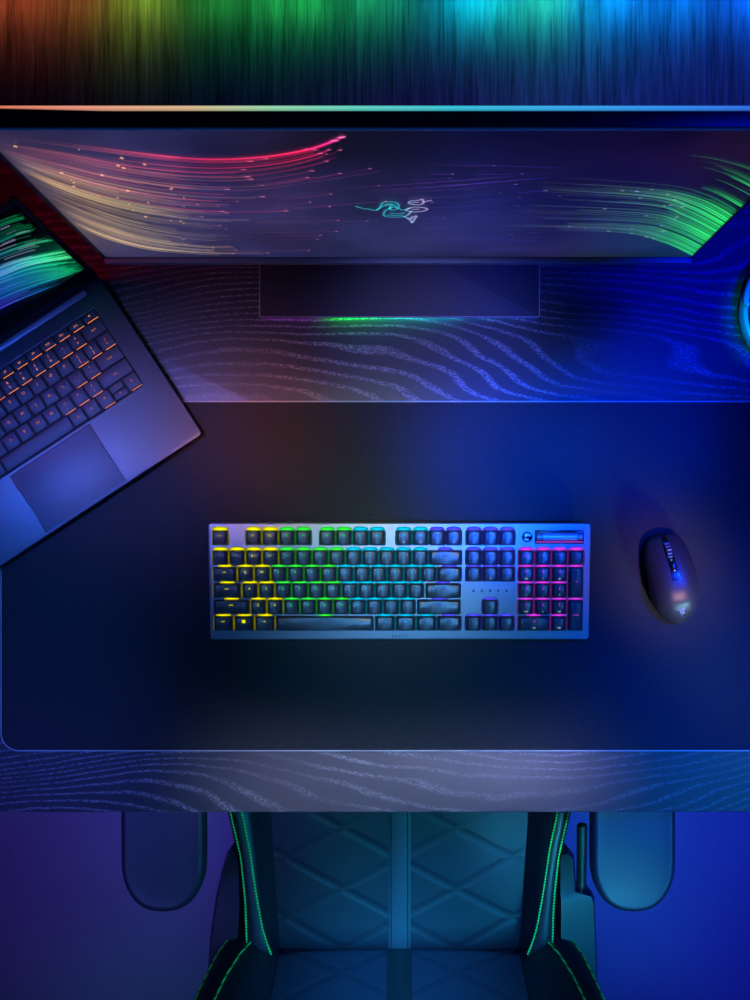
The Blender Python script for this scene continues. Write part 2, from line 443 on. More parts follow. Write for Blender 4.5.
add_key(18.25, 5, 2, '0', 'ins'); add_key(20.25, 5, 1, '.', 'del')
# media controls at the rear right
bm = NB(); slab(bm, kx(18.80), 119.4, 12, 12, ZP - 1, ZP + 1.6, 6, .6, 8); ob = obj('media_button', bm, M['gloss'], kb)
bm = NB()
for a0, a1 in ((20, 150), (215, 300)):
    L1 = []
    for k in range(9):
        a = math.radians(a0 + (a1 - a0) * k / 8); c, s = math.cos(a), math.sin(a); cx = kx(18.80)
        L1.append([(cx + 2.2 * c, 119.4 + 2.2 * s, ZP + 1.7), (cx + 4.4 * c, 119.4 + 4.4 * s, ZP + 1.7), (cx + 4.4 * c, 119.4 + 4.4 * s, ZP + 1.5), (cx + 2.2 * c, 119.4 + 2.2 * s, ZP + 1.5)])
    loft(bm, L1)
obj('mute_symbol', bm, mat('pale_symbol', (0.7, 0.72, 0.75), .5), ob)
X0, X1 = kx(19.26), kx(22.2)
bm = NB()
for (a, b, c, d) in ((X0, X1, 111.5, 112.4), (X0, X1, 126.3, 127.2), (X0, X0 + .9, 111.5, 127.2), (X1 - .9, X1, 111.5, 127.2)):
    slab(bm, (a + b) / 2, (c + d) / 2, b - a, d - c, ZP - .3, ZP + .6, .2, .1)
slab(bm, (X0 + X1) / 2, 119.4, X1 - X0, 15, ZP - .5, ZP + .15, .3, .1)
obj('roller_slot', bm, M['gloss'], kb)
ro = NB(); tube(ro, [(X0 + 9, 120, ZP + 1), (X1 - 8, 120, ZP + 1)], 4.6, 28)
rl = obj('volume_roller', ro, mat('roller_metal', (0.5, 0.58, 0.65), .4, .4), kb)
for a, b in ((X0 + 2, X0 + 8), (X1 - 7, X1 - 2)):
    ro = NB(); tube(ro, [(a, 120, ZP + 1), (b, 120, ZP + 1)], 4.2, 20); obj('end_cap', ro, mat('roller_end', (0.3, 0.36, 0.42), .4, .4), rl)
bm = NB(); lay = bm.verts.layers.float_color.new('Col')
flat(bm, [(X0 + 1, 113, ZP + .3), (X1 - 1, 113, ZP + .3), (X1 - 1, 114.3, ZP + .3), (X0 + 1, 114.3, ZP + .3)], 0, lay, [(0.55, .03, .5), (.5, .03, .6), (.5, .03, .6), (0.55, .03, .5)])
obj('roller_light', bm, M['glow'], kb, None)
# indicator marks, front lettering, rear buttons
bm = NB()
for i in range(5): slab(bm, kx(15.6 + .5 * i), 57, 2.2, 2.6, ZP - .1, ZP + .15, .8, .05)
obj('indicator_light', bm, M['gloss'], kb)
bm = NB(); text(bm, 'R A Z E R', 0, 4.2, ZP + .05, 4.4); obj('lettering', bm, M['gloss'], kb, None)
for x in (-165, -146, -125, -106):
    bm = NB(); slab(bm, x, 135.4, 9, 3, 3, 8, .8, .5); obj('rear_button', bm, M['plastic'], kb)

# ================================================================ mouse
mo = thing('computer_mouse', 'small black wireless mouse to the right of the keyboard', 'mouse', (0.3135, -0.091, MZ), (0, 0, math.radians(12.5)))
TA = [(0, 3), (.03, 11), (.1, 19.5), (.2, 26), (.35, 30), (.5, 29.6), (.65, 28), (.8, 26.5), (.92, 23), (.97, 18), (1, 11)]
TH = [(0, 7), (.03, 14), (.1, 24), (.2, 33), (.35, 38), (.5, 37), (.65, 33), (.8, 27), (.92, 21), (.97, 18), (1, 13)]
_ts = [i / 40 for i in range(41)]
def smooth_tab(tab, t):
    return sum(table(tab, min(1, max(0, t + d))) for d in (-.09, -.07, -.05, -.035, -.02, 0, .02, .035, .05, .07, .09)) / 11 if .1 < t < .9 else sum(table(tab, min(1, max(0, t + d * min(t, 1 - t) * 10))) for d in (-.09, -.07, -.05, -.035, -.02, 0, .02, .035, .05, .07, .09)) / 11
def msurf(t, ph, off=0.0):
    a, h = smooth_tab(TA, t) + off, smooth_tab(TH, t) + off
    c, s = math.cos(ph), math.sin(ph)
    x = a * math.copysign(abs(c) ** .75, c)
    z = 1.2 + (h - 1.2) * abs(s) ** .62
    # the sides tuck in towards the base
    x *= 0.90 + 0.10 * min(1, (z / max(h, 1)) * 1.6)
    return (x, (t - .5) * 106 - .0, z)
bm = NB(); n = 36
loft(bm, [[msurf(t, math.pi * k / n) for k in range(n + 1)] for t in [0, .01, .02, .04, .06, .09] + [.12 + .85 * i / 30 for i in range(31)] + [.985, 1]])
obj('shell', bm, M['mouse'], mo, 60)
def patch(name, t0, t1, p0, p1, off, m, nt=20, npz=14, parent=None, thick=1.2):
    bm = NB()
    A = [[msurf(t0 + (t1 - t0) * i / nt, p0 + (p1 - p0) * k / npz, off) for k in range(npz + 1)] for i in range(nt + 1)]
    B = [[msurf(t0 + (t1 - t0) * i / nt, p0 + (p1 - p0) * k / npz, off - thick) for k in range(npz + 1)] for i in range(nt + 1)]
    loft(bm, [a + b[::-1] for a, b in zip(A, B)])
    return obj(name, bm, m, parent or mo, 40)
patch('left_button', .53, 1.0, math.radians(96), math.radians(165), .5, M['mouse'])
patch('right_button', .53, 1.0, math.radians(84), math.radians(12), .5, M['mouse'])
cs = patch('center_strip', .50, .99, math.radians(95), math.radians(85), .25, M['gloss'])
bm = NB()   # scroll wheel with a ribbed rubber rim
wl = []
tube(bm, [(-3.2, 33, 22), (-2.8, 33, 22), (2.8, 33, 22), (3.2, 33, 22)], [8.2, 9.6, 9.6, 8.2], 28)
wh = obj('scroll_wheel', bm, M['rubber'], mo)
bm = NB()
for k in range(14):
    a = 2 * math.pi * k / 14
    tube(bm, [(-2.6, 33 + 9.7 * math.cos(a), 22 + 9.7 * math.sin(a)), (2.6, 33 + 9.7 * math.cos(a), 22 + 9.7 * math.sin(a))], .55, 6)
obj('wheel_rib', bm, M['hinge'], wh)
bm = NB(); slab(bm, 0, 15, 4.6, 9, 33.5, 35.8, 1.5, .6); obj('mode_button', bm, M['gloss'], mo)
bm = NB(); slab(bm, 0, 23.5, 1.6, 1.6, 30, 32.6, .6, .2); obj('status_light', bm, emit('teal_led', (0.02, .35, .35), 1), mo)
for t0, t1 in ((.45, .58), (.59, .74)):
    patch('side_button', t0, t1, math.radians(168), math.radians(177), 1.0, M['gloss'], 8, 4)
def snake_strokes():
    return [[(-37, 175), (-31, 168), (-25, 166), (-20, 162), (-16, 169), (-13, 183), (-8, 186), (-2, 185), (1, 175), (-1, 166), (-6, 163), (-7, 175)],
            [(-19, 163), (-14, 172), (-9, 180), (-5, 176), (-8, 166)], [(-11, 175), (-5, 180), (0, 169), (5, 163), (11, 169)], [(-13, 149), (-11, 161), (-6, 169), (-1, 172)],
            [(-13, 149), (-9, 143), (4, 143), (9, 149), (12, 161)], [(-7, 155), (0, 152), (6, 155)], [(-10, 149), (-2, 147), (5, 148)],
            [(9, 185), (12, 189), (18, 191), (21, 193), (22, 183), (18, 178), (12, 180), (9, 185)], [(22, 186), (29, 191)],
            [(7, 163), (12, 171), (21, 171), (26, 166), (23, 161), (15, 158), (8, 161), (7, 163)], [(12, 165), (19, 166)], [(12, 184), (18, 186)],
            [(5, 146), (9, 138), (12, 131), (13, 125), (16, 141), (17, 146), (13, 143), (12, 136)], [(9, 137), (11, 140)]]
bm = NB()
for st in snake_strokes():
    pts = spline([(x, v, 0) for x, v in st], 4 * len(st))
    # the small mark on the back of the mouse, following its hump
    out = []
    for p in pts:
        yy = -38 + (p.x + 4) * .20; xx = (160 - p.y) * -.11
        t = yy / 106 + .5; a = smooth_tab(TA, t); ph = math.acos(max(-1, min(1, math.copysign(abs(xx / a) ** (1 / .75), xx))))
        out.append(msurf(t, ph, .12))
    tube(bm, out, .22, 5)
obj('logo', bm, mat('mouse_logo', (0.55, 0.55, 0.6), .4), mo)

# ================================================================ screen drawing helpers
def streaks(bm, lay, guides, count, colfn, put, t0r, t1r, wr, layer0, seg=28, mi=1, head=None, bias=1.0):
    G = [spline([(x, y, 0) for x, y in g], 40) for g in guides]
    k = layer0
    for _ in range(count):
        g = (random.random() ** bias) * (len(G) - 1); i = min(int(g), len(G) - 2); f = g - i
        line = [G[i][j].lerp(G[i + 1][j], f) for j in range(40)]
        t0 = random.uniform(*t0r); t1 = min(1, max(t0 + .12, random.uniform(*t1r)))
        w = random.uniform(*wr); br = random.uniform(.35, 1.15)
        pts = [line[min(39, int(t * 39))].lerp(line[min(39, int(t * 39) + 1)], (t * 39) % 1) for t in [t0 + (t1 - t0) * q / (seg - 1) for q in range(seg)]]
        prev = None
        for q, p in enumerate(pts):
            d = (pts[min(q + 1, seg - 1)] - pts[max(q - 1, 0)]).normalized(); nrm = Vector((-d.y, d.x, 0))
            e = q / (seg - 1)
            c = [x * br for x in colfn(p.x, p.y, g, e)]
            ww = w
            row = []
            for s, a in ((-1, 0), (0, 1), (1, 0)):
                pp = p + nrm * ww * s
                v = V(bm, *put(pp.x, pp.y, k)); v[lay] = (*[x * a for x in c], 1); row.append(v)
            if prev:
                face(bm, (prev[0], prev[1], row[1], row[0]), mi); face(bm, (prev[1], prev[2], row[2], row[1]), mi)
            prev = row
        if head and random.random() < head[0]:
            p = pts[-1 if head[2] else 0]; r = w * .7 + .3
            vs = []
            for dx, dy in ((-3 * r, 0), (0, -r * .8), (1.2 * r, 0), (0, r * .8)):
                v = V(bm, *put(p.x + (dx if head[2] else -dx), p.y + dy, k + .5)); v[lay] = (*head[1], 1); vs.append(v)
            face(bm, vs, mi)
        k += 1
    return k
def mixc(a, b, f):
    f = max(0, min(1, f)); return tuple(x + (y - x) * f for x, y in zip(a, b))
def ramp(stops, x):
    for (x0, c0), (x1, c1) in zip(stops, stops[1:]):
        if x <= x1: return mixc(c0, c1, (x - x0) / (x1 - x0))
    return stops[-1][1]

# ================================================================ monitor
mn = thing('monitor', 'widescreen monitor showing colourful light streaks, standing at the rear of the desk', 'monitor', (0, 0.2505, DZ))
TILT = math.radians(-2.5)
PM = Matrix.Translation((-.0015, 0, 0.150)) @ Matrix.Rotation(TILT, 4, 'X')
def mon_obj(name, bm, m, sm=35, parent=None):
    o = obj(name, bm, m, parent or mn, sm)
    if parent is None: o.matrix_local = PM
    return o
bm = NB()
prof = [(0, -9), (0, 345.4), (2.0, 347.2)]
for k in range(6):
    a = math.radians(90 - 90 * k / 5); prof.append((13.5 + 4.5 * math.cos(a), 342.7 + 4.5 * math.sin(a)))
prof += [(18, 60), (30, 20), (30, 2), (18, -9)]
extrude_x(bm, prof, -304, 304)
mon_obj('housing', bm, M['moncase'], 30)
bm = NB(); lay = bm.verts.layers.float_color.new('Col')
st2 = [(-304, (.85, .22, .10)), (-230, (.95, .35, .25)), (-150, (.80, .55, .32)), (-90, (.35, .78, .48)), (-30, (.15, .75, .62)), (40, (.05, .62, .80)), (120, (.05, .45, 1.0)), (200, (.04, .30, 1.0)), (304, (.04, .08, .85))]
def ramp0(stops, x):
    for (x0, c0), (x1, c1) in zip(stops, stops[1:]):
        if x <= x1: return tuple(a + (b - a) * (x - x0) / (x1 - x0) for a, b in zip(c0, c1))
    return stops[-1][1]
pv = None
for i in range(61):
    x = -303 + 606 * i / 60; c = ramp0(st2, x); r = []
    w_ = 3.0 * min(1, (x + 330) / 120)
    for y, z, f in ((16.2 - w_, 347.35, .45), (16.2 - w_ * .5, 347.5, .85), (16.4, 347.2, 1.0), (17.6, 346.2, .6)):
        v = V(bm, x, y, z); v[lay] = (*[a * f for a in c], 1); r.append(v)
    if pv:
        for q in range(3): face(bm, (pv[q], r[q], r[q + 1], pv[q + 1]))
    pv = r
mon_obj('rear_edge_glint', bm, emit_attr('rear_glint_glow', .9), None)  # glowing strip added to imitate a reflection along the rear bevel
bm = NB(); extrude_x(bm, [(-.3, 345.3), (-.3, 345.9), (.9, 347.1), (1.3, 347.3), (1.3, 346.2)], -304, 304)
mon_obj('top_edge', bm, mat('front_edge_glint', (0.8, 0.8, 0.85), .3, .7))  # bright strip added in place of the lit front bevel
# slim bezel: raised strips at left and right
for s in (-1, 1):
    bm = NB(); loft(bm, [[(s * 304.2, -1.6, z), (s * 301.0, -1.6, z), (s * 300.6, -.2, z), (s * 300.6, 2, z), (s * 304.2, 2, z)] for z in (0, 346.5)])
    mon_obj('side_bezel', bm, M['gloss'])
bm = NB(); slab(bm, 0, -2.9, 606, 5.8, -11, -1.4, 1, .8); chin = mon_obj('chin', bm, mat('chin_metal', (0.20, 0.22, 0.28), .4))
bm = NB(); text(bm, 'R A Z E R', 0, -2.8, -1.3, 3.8); cl = obj('lettering', bm, mat('dim_letter', (0.25, .3, .4), .4), chin, None)
bm = NB(); lay = bm.verts.layers.float_color.new('Col')
US = [-300.6, -150, 0, 150, 300.6]; VS = [0, 100, 200, 300, 345.4]
TB = [[(62, 56, 92), (42, 46, 96), (44, 46, 92), (36, 33, 78), (20, 60, 45)],  # picture backdrop with soft reflections painted in
      [(92, 84, 92), (46, 48, 102), (36, 38, 84), (38, 33, 76), (18, 62, 42)],
      [(92, 80, 98), (46, 46, 102), (25, 25, 65), (26, 20, 50), (28, 22, 42)],
      [(74, 64, 98), (36, 38, 88), (10, 8, 32), (20, 10, 30), (36, 18, 46)],
      [(66, 58, 98), (34, 38, 84), (8, 6, 26), (16, 8, 26), (36, 20, 46)]]
def bgc(u, v):
    i = min(3, max(0, next((k for k in range(4) if u <= US[k + 1]), 3))); j = min(3, max(0, next((k for k in range(4) if v <= VS[k + 1]), 3)))
    fu = (u - US[i]) / (US[i + 1] - US[i]); fv = (v - VS[j]) / (VS[j + 1] - VS[j])
    return lin(*mixc(mixc(TB[j][i], TB[j][i + 1], fu), mixc(TB[j + 1][i], TB[j + 1][i + 1], fu), fv))
NX, NY = 60, 36
gv = []
for j in range(NY + 1):
    r = []
    for i in range(NX + 1):
        u = -300.6 + 601.2 * i / NX; v = 345.4 * j / NY
        w = V(bm, u, -.25, v); w[lay] = (*[c * .8 for c in bgc(u, v)], 1); r.append(w)
    gv.append(r)
for j in range(NY):
    for i in range(NX): face(bm, (gv[j][i], gv[j][i + 1], gv[j + 1][i + 1], gv[j + 1][i]))
def mput(x, y, k): return (max(-300.5, min(300.5, x)), -.32 - k * .003, max(0, min(345.3, y)))
GL = [[(-300, 346), (-249, 326), (-202, 306), (-152, 291), (-105, 295), (-66, 312), (-38, 338)],
      [(-300, 326), (-256, 302), (-210, 273), (-158, 257), (-110, 262), (-68, 284), (-36, 316)],
      [(-300, 306), (-275, 266), (-238, 225), (-186, 194), (-128, 186), (-66, 205), (2, 225)],
      [(-300, 269), (-275, 213), (-236, 166), (-179, 137), (-116, 134), (-62, 137), (-20, 142)],
      [(-300, 199), (-277, 143), (-245, 89), (-194, 55), (-136, 51), (-80, 52), (-40, 54)],
      [(-300, 120), (-283, 70), (-251, 30), (-203, 12), (-150, 8), (-100, 8), (-60, 8)]]
pale = lin(185, 160, 95)
def left_col(x, y, g, e):
    red = [(-300, lin(120, 70, 80)), (-230, lin(170, 70, 85)), (-160, lin(190, 30, 60)), (-70, lin(205, 25, 75)), (-30, lin(150, 40, 130))]
    war = [(-300, lin(180, 140, 90)), (-230, lin(165, 145, 100)), (-190, lin(150, 125, 105)), (-150, lin(130, 95, 105)), (-80, lin(130, 55, 95)), (0, lin(110, 40, 120))]
    c = mixc(ramp(red, x), ramp(war, x), (g - .7) / .8)
    f = min(1, e * 4) * (.35 + .65 * e if x > -170 else 1)
    return [v * f * .52 for v in c]
k = 0
k = streaks(bm, lay, GL[1:], 60, lambda *a: [v * .18 for v in left_col(*a)], mput, (0, .05), (.3, .5), (3.0, 7.0), k)
k = streaks(bm, lay, GL[1:], 110, left_col, mput, (0, .18), (.34, .62), (.6, 1.8), k)
k = streaks(bm, lay, GL[2:], 30, left_col, mput, (0, .2), (.4, .75), (.5, 1.4), k, head=(.5, lin(200, 110, 110), True))
k = streaks(bm, lay, GL[:3], 26, left_col, mput, (.05, .35), (.6, 1), (.6, 2.0), k, head=(.6, lin(190, 90, 120), True))
k = streaks(bm, lay, GL[:2], 5, lambda *a: [v * 2.4 for v in left_col(*a)], mput, (.2, .4), (.9, 1), (1.1, 1.9), k, head=(1, lin(200, 100, 130), True))
k = streaks(bm, lay, GL[1:], 16, left_col, mput, (.5, .75), (.8, 1), (.6, 1.2), k, head=(.8, lin(220, 110, 150), True))
GR = [[(150, 332), (210, 326), (259, 314), (300, 298)], [(150, 305), (226, 290), (263, 268), (301, 232)], [(100, 240), (209, 220), (258, 194), (301, 145)],
      [(110, 212), (216, 191), (256, 158), (301, 105)], [(90, 150), (219, 137), (263, 109), (301, 65)], [(60, 100), (201, 89), (257, 55), (301, 4)]]
def right_col(x, y, g, e):
    c = ramp([(0, lin(20, 30, 140)), (90, lin(50, 70, 120)), (150, lin(110, 140, 145)), (210, lin(90, 165, 140)), (260, lin(40, 175, 95)), (301, lin(40, 215, 95))], x)
    return [v * min(1, .35 + e) * .42 for v in c]
k = streaks(bm, lay, GR[2:], 130, right_col, mput, (.05, .5), (1, 1), (.5, 1.8), k)
k = streaks(bm, lay, GR[2:], 24, right_col, mput, (.2, .6), (1, 1), (.6, 1.6), k, head=(.9, lin(150, 170, 170), False))
k = streaks(bm, lay, GR[:3], 10, right_col, mput, (.1, .7), (.95, 1), (.5, 1.2), k)
k = streaks(bm, lay, GR[1:3], 14, lambda *a: [v * 1.5 for v in right_col(*a)], mput, (.6, .8), (1, 1), (.6, 1.6), k)
GM = [[(20, 290), (80, 285), (140, 276), (210, 262)], [(-40, 225), (10, 232), (70, 246), (130, 262)], [(-20, 150), (40, 155), (90, 165), (150, 180)], [(0, 60), (70, 68), (130, 76), (190, 80)], [(30, 20), (90, 30), (150, 34), (200, 30)]]
k = streaks(bm, lay, GM, 34, lambda x, y, g, e: [v * .7 * math.sin(math.pi * min(1, e * 1.0)) for v in ramp([(-40, lin(130, 40, 130)), (60, lin(80, 40, 150)), (120, lin(50, 40, 170)), (210, lin(20, 40, 150))], x)], mput, (0, .8), (.25, 1), (.5, 1.3), k, head=(.4, lin(130, 90, 180), True))
# sparkles
for _ in range(40):
    x, y = random.uniform(-285, -180), random.uniform(40, 320)
    if y < 300 - (x + 300) * 2.4: continue
    vs = []
    r = random.uniform(.8, 2)
    for dx, dy in ((-r, 0), (0, -r * 1.6), (r, 0), (0, r * 1.6)):
        v = V(bm, *mput(x + dx, y + dy, k)); v[lay] = (*lin(210, 150, 90), 1); vs.append(v)
    face(bm, vs, 1); k += 1
# three-headed snake emblem in the middle of the picture
for st in snake_strokes():
    pts = spline([(x, v, 0) for x, v in st], 6 * len(st)); prev = None
    for q, p in enumerate(pts):
        d = (pts[min(q + 1, len(pts) - 1)] - pts[max(q - 1, 0)]); d = d.normalized() if d.length else Vector((1, 0, 0)); nr = Vector((-d.y, d.x, 0))
        c = ramp([(-37, lin(20, 150, 150)), (4, lin(25, 150, 160)), (12, lin(140, 150, 190)), (29, lin(170, 140, 190))], p.x)
        row = []
        for s in (-1, 1):
            pp = p + nr * s * 1.05
            v = V(bm, *mput(pp.x, pp.y, k)); v[lay] = (*[u * .85 for u in c], 1); row.append(v)
        if prev: face(bm, (prev[0], prev[1], row[1], row[0]), 1)
        prev = row
    k += 1
mon_obj('screen', bm, [M['screen'], M['streak']], None)
# stand: flat plate with an upright behind the panel and a light strip under its front lip
bm = NB(); slab(bm, 0, 45, 324, 168, 4, 11, 1.5, .9); slab(bm, 0, 55, 300, 140, 0, 4.2, 1, .2); base = obj('stand_base', bm, M['stand'], mn)
bm = NB(); tube(bm, [(-161.6, 120, 10.7), (-161.6, -38.0, 10.7), (-160.6, -38.7, 10.6), (160.6, -38.7, 10.6), (161.6, -38.0, 10.7), (161.6, 120, 10.7)], .55, 6)
obj('stand_edge_glint', bm, mat('pale_edge', (0.45, 0.43, 0.5), .35), base)  # pale line added to paint the lit bevel of the plate
bm = NB(); slab(bm, 0, 84, 110, 14, 10.5, 300, 3, 1.5); slab(bm, 0, 62, 90, 50, 240, 300, 3, 2); obj('stand_neck', bm, M['stand'], mn)
bm = NB(); lay = bm.verts.layers.float_color.new('Col')
stops = [(-160, (.05, .005, .09)), (-100, (.09, .008, .14)), (-84, (.02, .30, .04)), (-66, (.0, 1.0, .05)), (-40, (0, 1.0, .12)), (-10, (0, .75, .45)), (50, (0, .45, .75)), (80, (.0, .08, .30)), (160, (.01, .02, .25))]
row0 = []; pv = None
for i in range(65):
    x = -160 + 320 * i / 64; c = ramp(stops, x)
    r = [V(bm, x, -34.5, .8), V(bm, x, -36.5, 3.9)]
    for v in r: v[lay] = (*c, 1)
    if pv: face(bm, (pv[0], r[0], r[1], pv[1]))
    pv = r
obj('light_strip', bm, emit_attr('stand_led', 26.0), mn, None)

# ================================================================ laptop
LA = math.radians(33.2)
cu, su = math.cos(LA), math.sin(LA)
Cx, Cy = -226.5, 75.9                   # front right corner of the base
lap = thing('laptop', 'open black laptop turned at an angle on the left side of the desk', 'laptop', ((Cx - cu * 160) * MM, (Cy - su * 160) * MM, MZ), (0, 0, LA))
# local x: -160..160, y: 0 (front) .. 219 (back)
LZ = 14.0
bm = NB()
# deck with a sunk key bed and a chamfer round it
KX0, KX1, KY0, KY1 = -136, 135, 83.5, 189.5
loops = []
for i, (ins, z) in enumerate(((1.5, 1.6), (0, 3.2), (0, LZ - .9), (.35, LZ - .25), (1.1, LZ))):
    loops.append([(x, y, z) for x, y in rrect(0, 109.5, 320 - 2 * ins, 219 - 2 * ins, 5 - ins * .5, 5)])
loft(bm, loops, True, True)
base_o = obj('base', bm, M['lap'], lap)
# ring of fine raised trim at the rear side of the key bed
bm = NB(); extrude_x(bm, [(KY1, LZ - .2), (KY1 + .2, LZ + .5), (KY1 + .6, LZ + .6), (KY1 + 1.2, LZ + .1), (KY1 + 1.2, LZ - .2)], KX0, KX1)
obj('keybed_rim', bm, M['hinge'], lap)
bm = NB(); slab(bm, (KX0 + KX1) / 2, (KY0 + KY1) / 2, KX1 - KX0, KY1 - KY0, LZ - .5, LZ + .08, 3, .05); obj('key_bed', bm, M['rubber'], lap)
bm = NB(); slab(bm, 2.5, 42.0, 108.5, 76.5, LZ - .5, LZ + .12, 1.0, .08, 3)
obj('trackpad', bm, M['pad'], lap)
bm = NB()
for (a, b, c, d) in ((-52.6, -51.9, 3.6, 80.4), (56.9, 57.6, 3.6, 80.4), (-52.6, 57.6, 80.3, 80.9)):
    slab(bm, (a + b) / 2, (c + d) / 2, b - a, d - c, LZ - .3, LZ + .05, .1, .02)
obj('trackpad_gap', bm, M['gloss'], lap)
for x in (-130, 130):
    for y in (20, 200):
        bm = NB(); slab(bm, x, y, 24, 6, 0, 1.8, 2, .3); obj('rubber_foot', bm, M['rubber'], lap)
for s in (-1, 1):                        # ports on the sides
    for y in (120, 145, 165):
        bm = NB(); slab(bm, s * 159.7, y, 1.2, 11, 5.5, 9.5, .3, .3); obj('port', bm, M['gloss'], lap)
LU, LR = 18.65, 18.6
ora = lin(235, 130, 75); redc = lin(230, 40, 60)
def lap_key(u, rowy, w, leg, d=None, dim=False, dx=0.0):
    W = w * LU - 2.2; D = (d or LR) - 2.2
    cx = KX0 + .6 + (u + w / 2) * LU; cy = rowy
    ky, lay = key_mesh(W, D, LZ + .1, 1.3, .35, .35, .12, 1.2, 3)
    c = mixc(redc, ora, (cx + 40) / 40.0)
    c = [x * (.8 if dim else 1.25) for x in c]
    if not dim:
        flat(ky, [(-W / 2 * .7, -D / 2 - .75, LZ + .2), (W / 2 * .95, -D / 2 - .75, LZ + .2), (W / 2 * .95, -D / 2 + .1, LZ + .2), (-W / 2 * .7, -D / 2 + .1, LZ + .2)], 1, lay, [c] * 4)
    if leg:
        if leg[0] == '|': text(ky, leg[1], 0, 3.0, LZ + 1.55, 4.2, 1, col=c, lay=lay); text(ky, leg[2], 0, -3.0, LZ + 1.55, 4.2, 1, col=c, lay=lay)
        else: text(ky, leg, 0, 1.5 if len(leg) == 1 else 0, LZ + 1.55, 5.0 if len(leg) == 1 else 3.3, 1, col=c, lay=lay)
    for v in ky.verts: v.co.x += cx * MM; v.co.y += cy * MM
    obj('key', ky, [M['lapkey'], M['glow']], lap, 40)
RY = [KY1 - 6.0] + [KY1 - 11.5 - LR * (i + .5) for i in range(5)]
fl = ['esc'] + ['F%d' % i for i in range(1, 13)] + ['o']
for i, l in enumerate(fl): lap_key(i * 14.5 / 14, RY[0], 14.5 / 14, l, 11.5)
for i, l in enumerate(['|~`', '|!1', '|@2', '|#3', '|$4', '|%5', '|^6', '|&7', '|*8', '|(9', '|)0', '|_-', '|+=']): lap_key(i, RY[1], 1, l)
lap_key(13, RY[1], 1.5, 'back', dim=True)
lap_key(0, RY[2], 1.5, 'tab', dim=True)
for i, l in enumerate('QWERTYUIOP'): lap_key(1.5 + i, RY[2], 1, l, dim=True)
for i, l in enumerate(['|{[', '|}]', '||\\']): lap_key(11.5 + i, RY[2], 1, l)
lap_key(0, RY[3], 1.75, 'caps', dim=True)
for i, l in enumerate('ASDFGHJKL'): lap_key(1.75 + i, RY[3], 1, l, dim=True)
for i, l in enumerate(['|:;', '|"\'']): lap_key(10.75 + i, RY[3], 1, l)
lap_key(12.75, RY[3], 1.75, 'enter', dim=True)
lap_key(0, RY[4], 2.25, 'shift', dim=True)
for i, l in enumerate('ZXCVBNM'): lap_key(2.25 + i, RY[4], 1, l, dim=True)
for i, l in enumerate(['|<,', '|>.', '|?/']): lap_key(9.25 + i, RY[4], 1, l)
lap_key(12.25, RY[4], 2.25, 'shift', dim=True)
for u, w, l in ((0, 1.25, 'ctrl'), (1.25, 1, 'fn'), (2.25, 1, 'win'), (3.25, 1.25, 'alt')): lap_key(u, RY[5], w, l, dim=True)
lap_key(4.5, RY[5], 5, '', dim=True)
for u, l in ((9.5, 'alt'), (10.5, 'fn'), (11.5, '<')): lap_key(u, RY[5], 1, l, dim=l != '<')
lap_key(12.5, RY[5] + LR / 4, 1, '^', LR / 2 + .6, dim=True); lap_key(12.5, RY[5] - LR / 4, 1, 'v', LR / 2 + .6, dim=True); lap_key(13.5, RY[5], 1, '>')
# hinge bar and lid
bm = NB(); slab(bm, 1.5, 209.5, 271, 7.5, LZ - 2, LZ + 1.6, 1.5, 1.2, 4, cs=3); obj('hinge_bar', bm, M['hinge'], lap)
LM = Matrix.Translation((0, 0.2155, LZ * MM)) @ Matrix.Rotation(math.radians(-9.6), 4, 'X')
def lid_obj(name, bm, m, sm=35, parent=None):
    o = obj(name, bm, m, parent or lap, sm)
    if parent is None: o.matrix_local = LM
    return o
bm = NB()
Lp = []
for (ins, yy) in ((1.0, -.4), (.3, 0), (0, .7), (0, 4.2), (.8, 5)):
    Lp.append([(x, yy, z) for x, z in rrect(0, 113.5, 320 - 2 * ins, 223 - 2 * ins, 5, 5)])
loft(bm, Lp); lid = lid_obj('lid', bm, M['lap'])
bm = NB(); Lp = []
for (ins, yy) in ((.2, -.85), (0, -.2)):
    Lp.append([(x, yy, z) for x, z in rrect(0, 115, 317 - 2 * ins, 216 - 2 * ins, 4, 4)])
loft(bm, Lp); lid_obj('bezel', bm, M['gloss'])
bm = NB(); lay = bm.verts.layers.float_color.new('Col')
NX, NY = 30, 20; gv = []
for j in range(NY + 1):
    r = []
    for i in range(NX + 1):
        u = -155 + 310 * i / NX; w = 38 + 178 * j / NY
        rr_ = 160 - u; f = max(0, 1 - abs(w - (92 - rr_ * -.25 if False else 85 + rr_ * .22)) / 60)
        c = [x * f * .5 for x in mixc(lin(10, 120, 80), lin(5, 25, 130), rr_ / 90)]
        v = V(bm, u, -.95, w); v[lay] = (*c, 1); r.append(v)
    gv.append(r)
for j in range(NY):
    for i in range(NX): face(bm, (gv[j][i], gv[j][i + 1], gv[j + 1][i + 1], gv[j + 1][i]))
def lput(x, y, k): return (max(-154.9, min(154.9, x)), -1.0 - k * .003, max(38.1, min(215.9, y)))
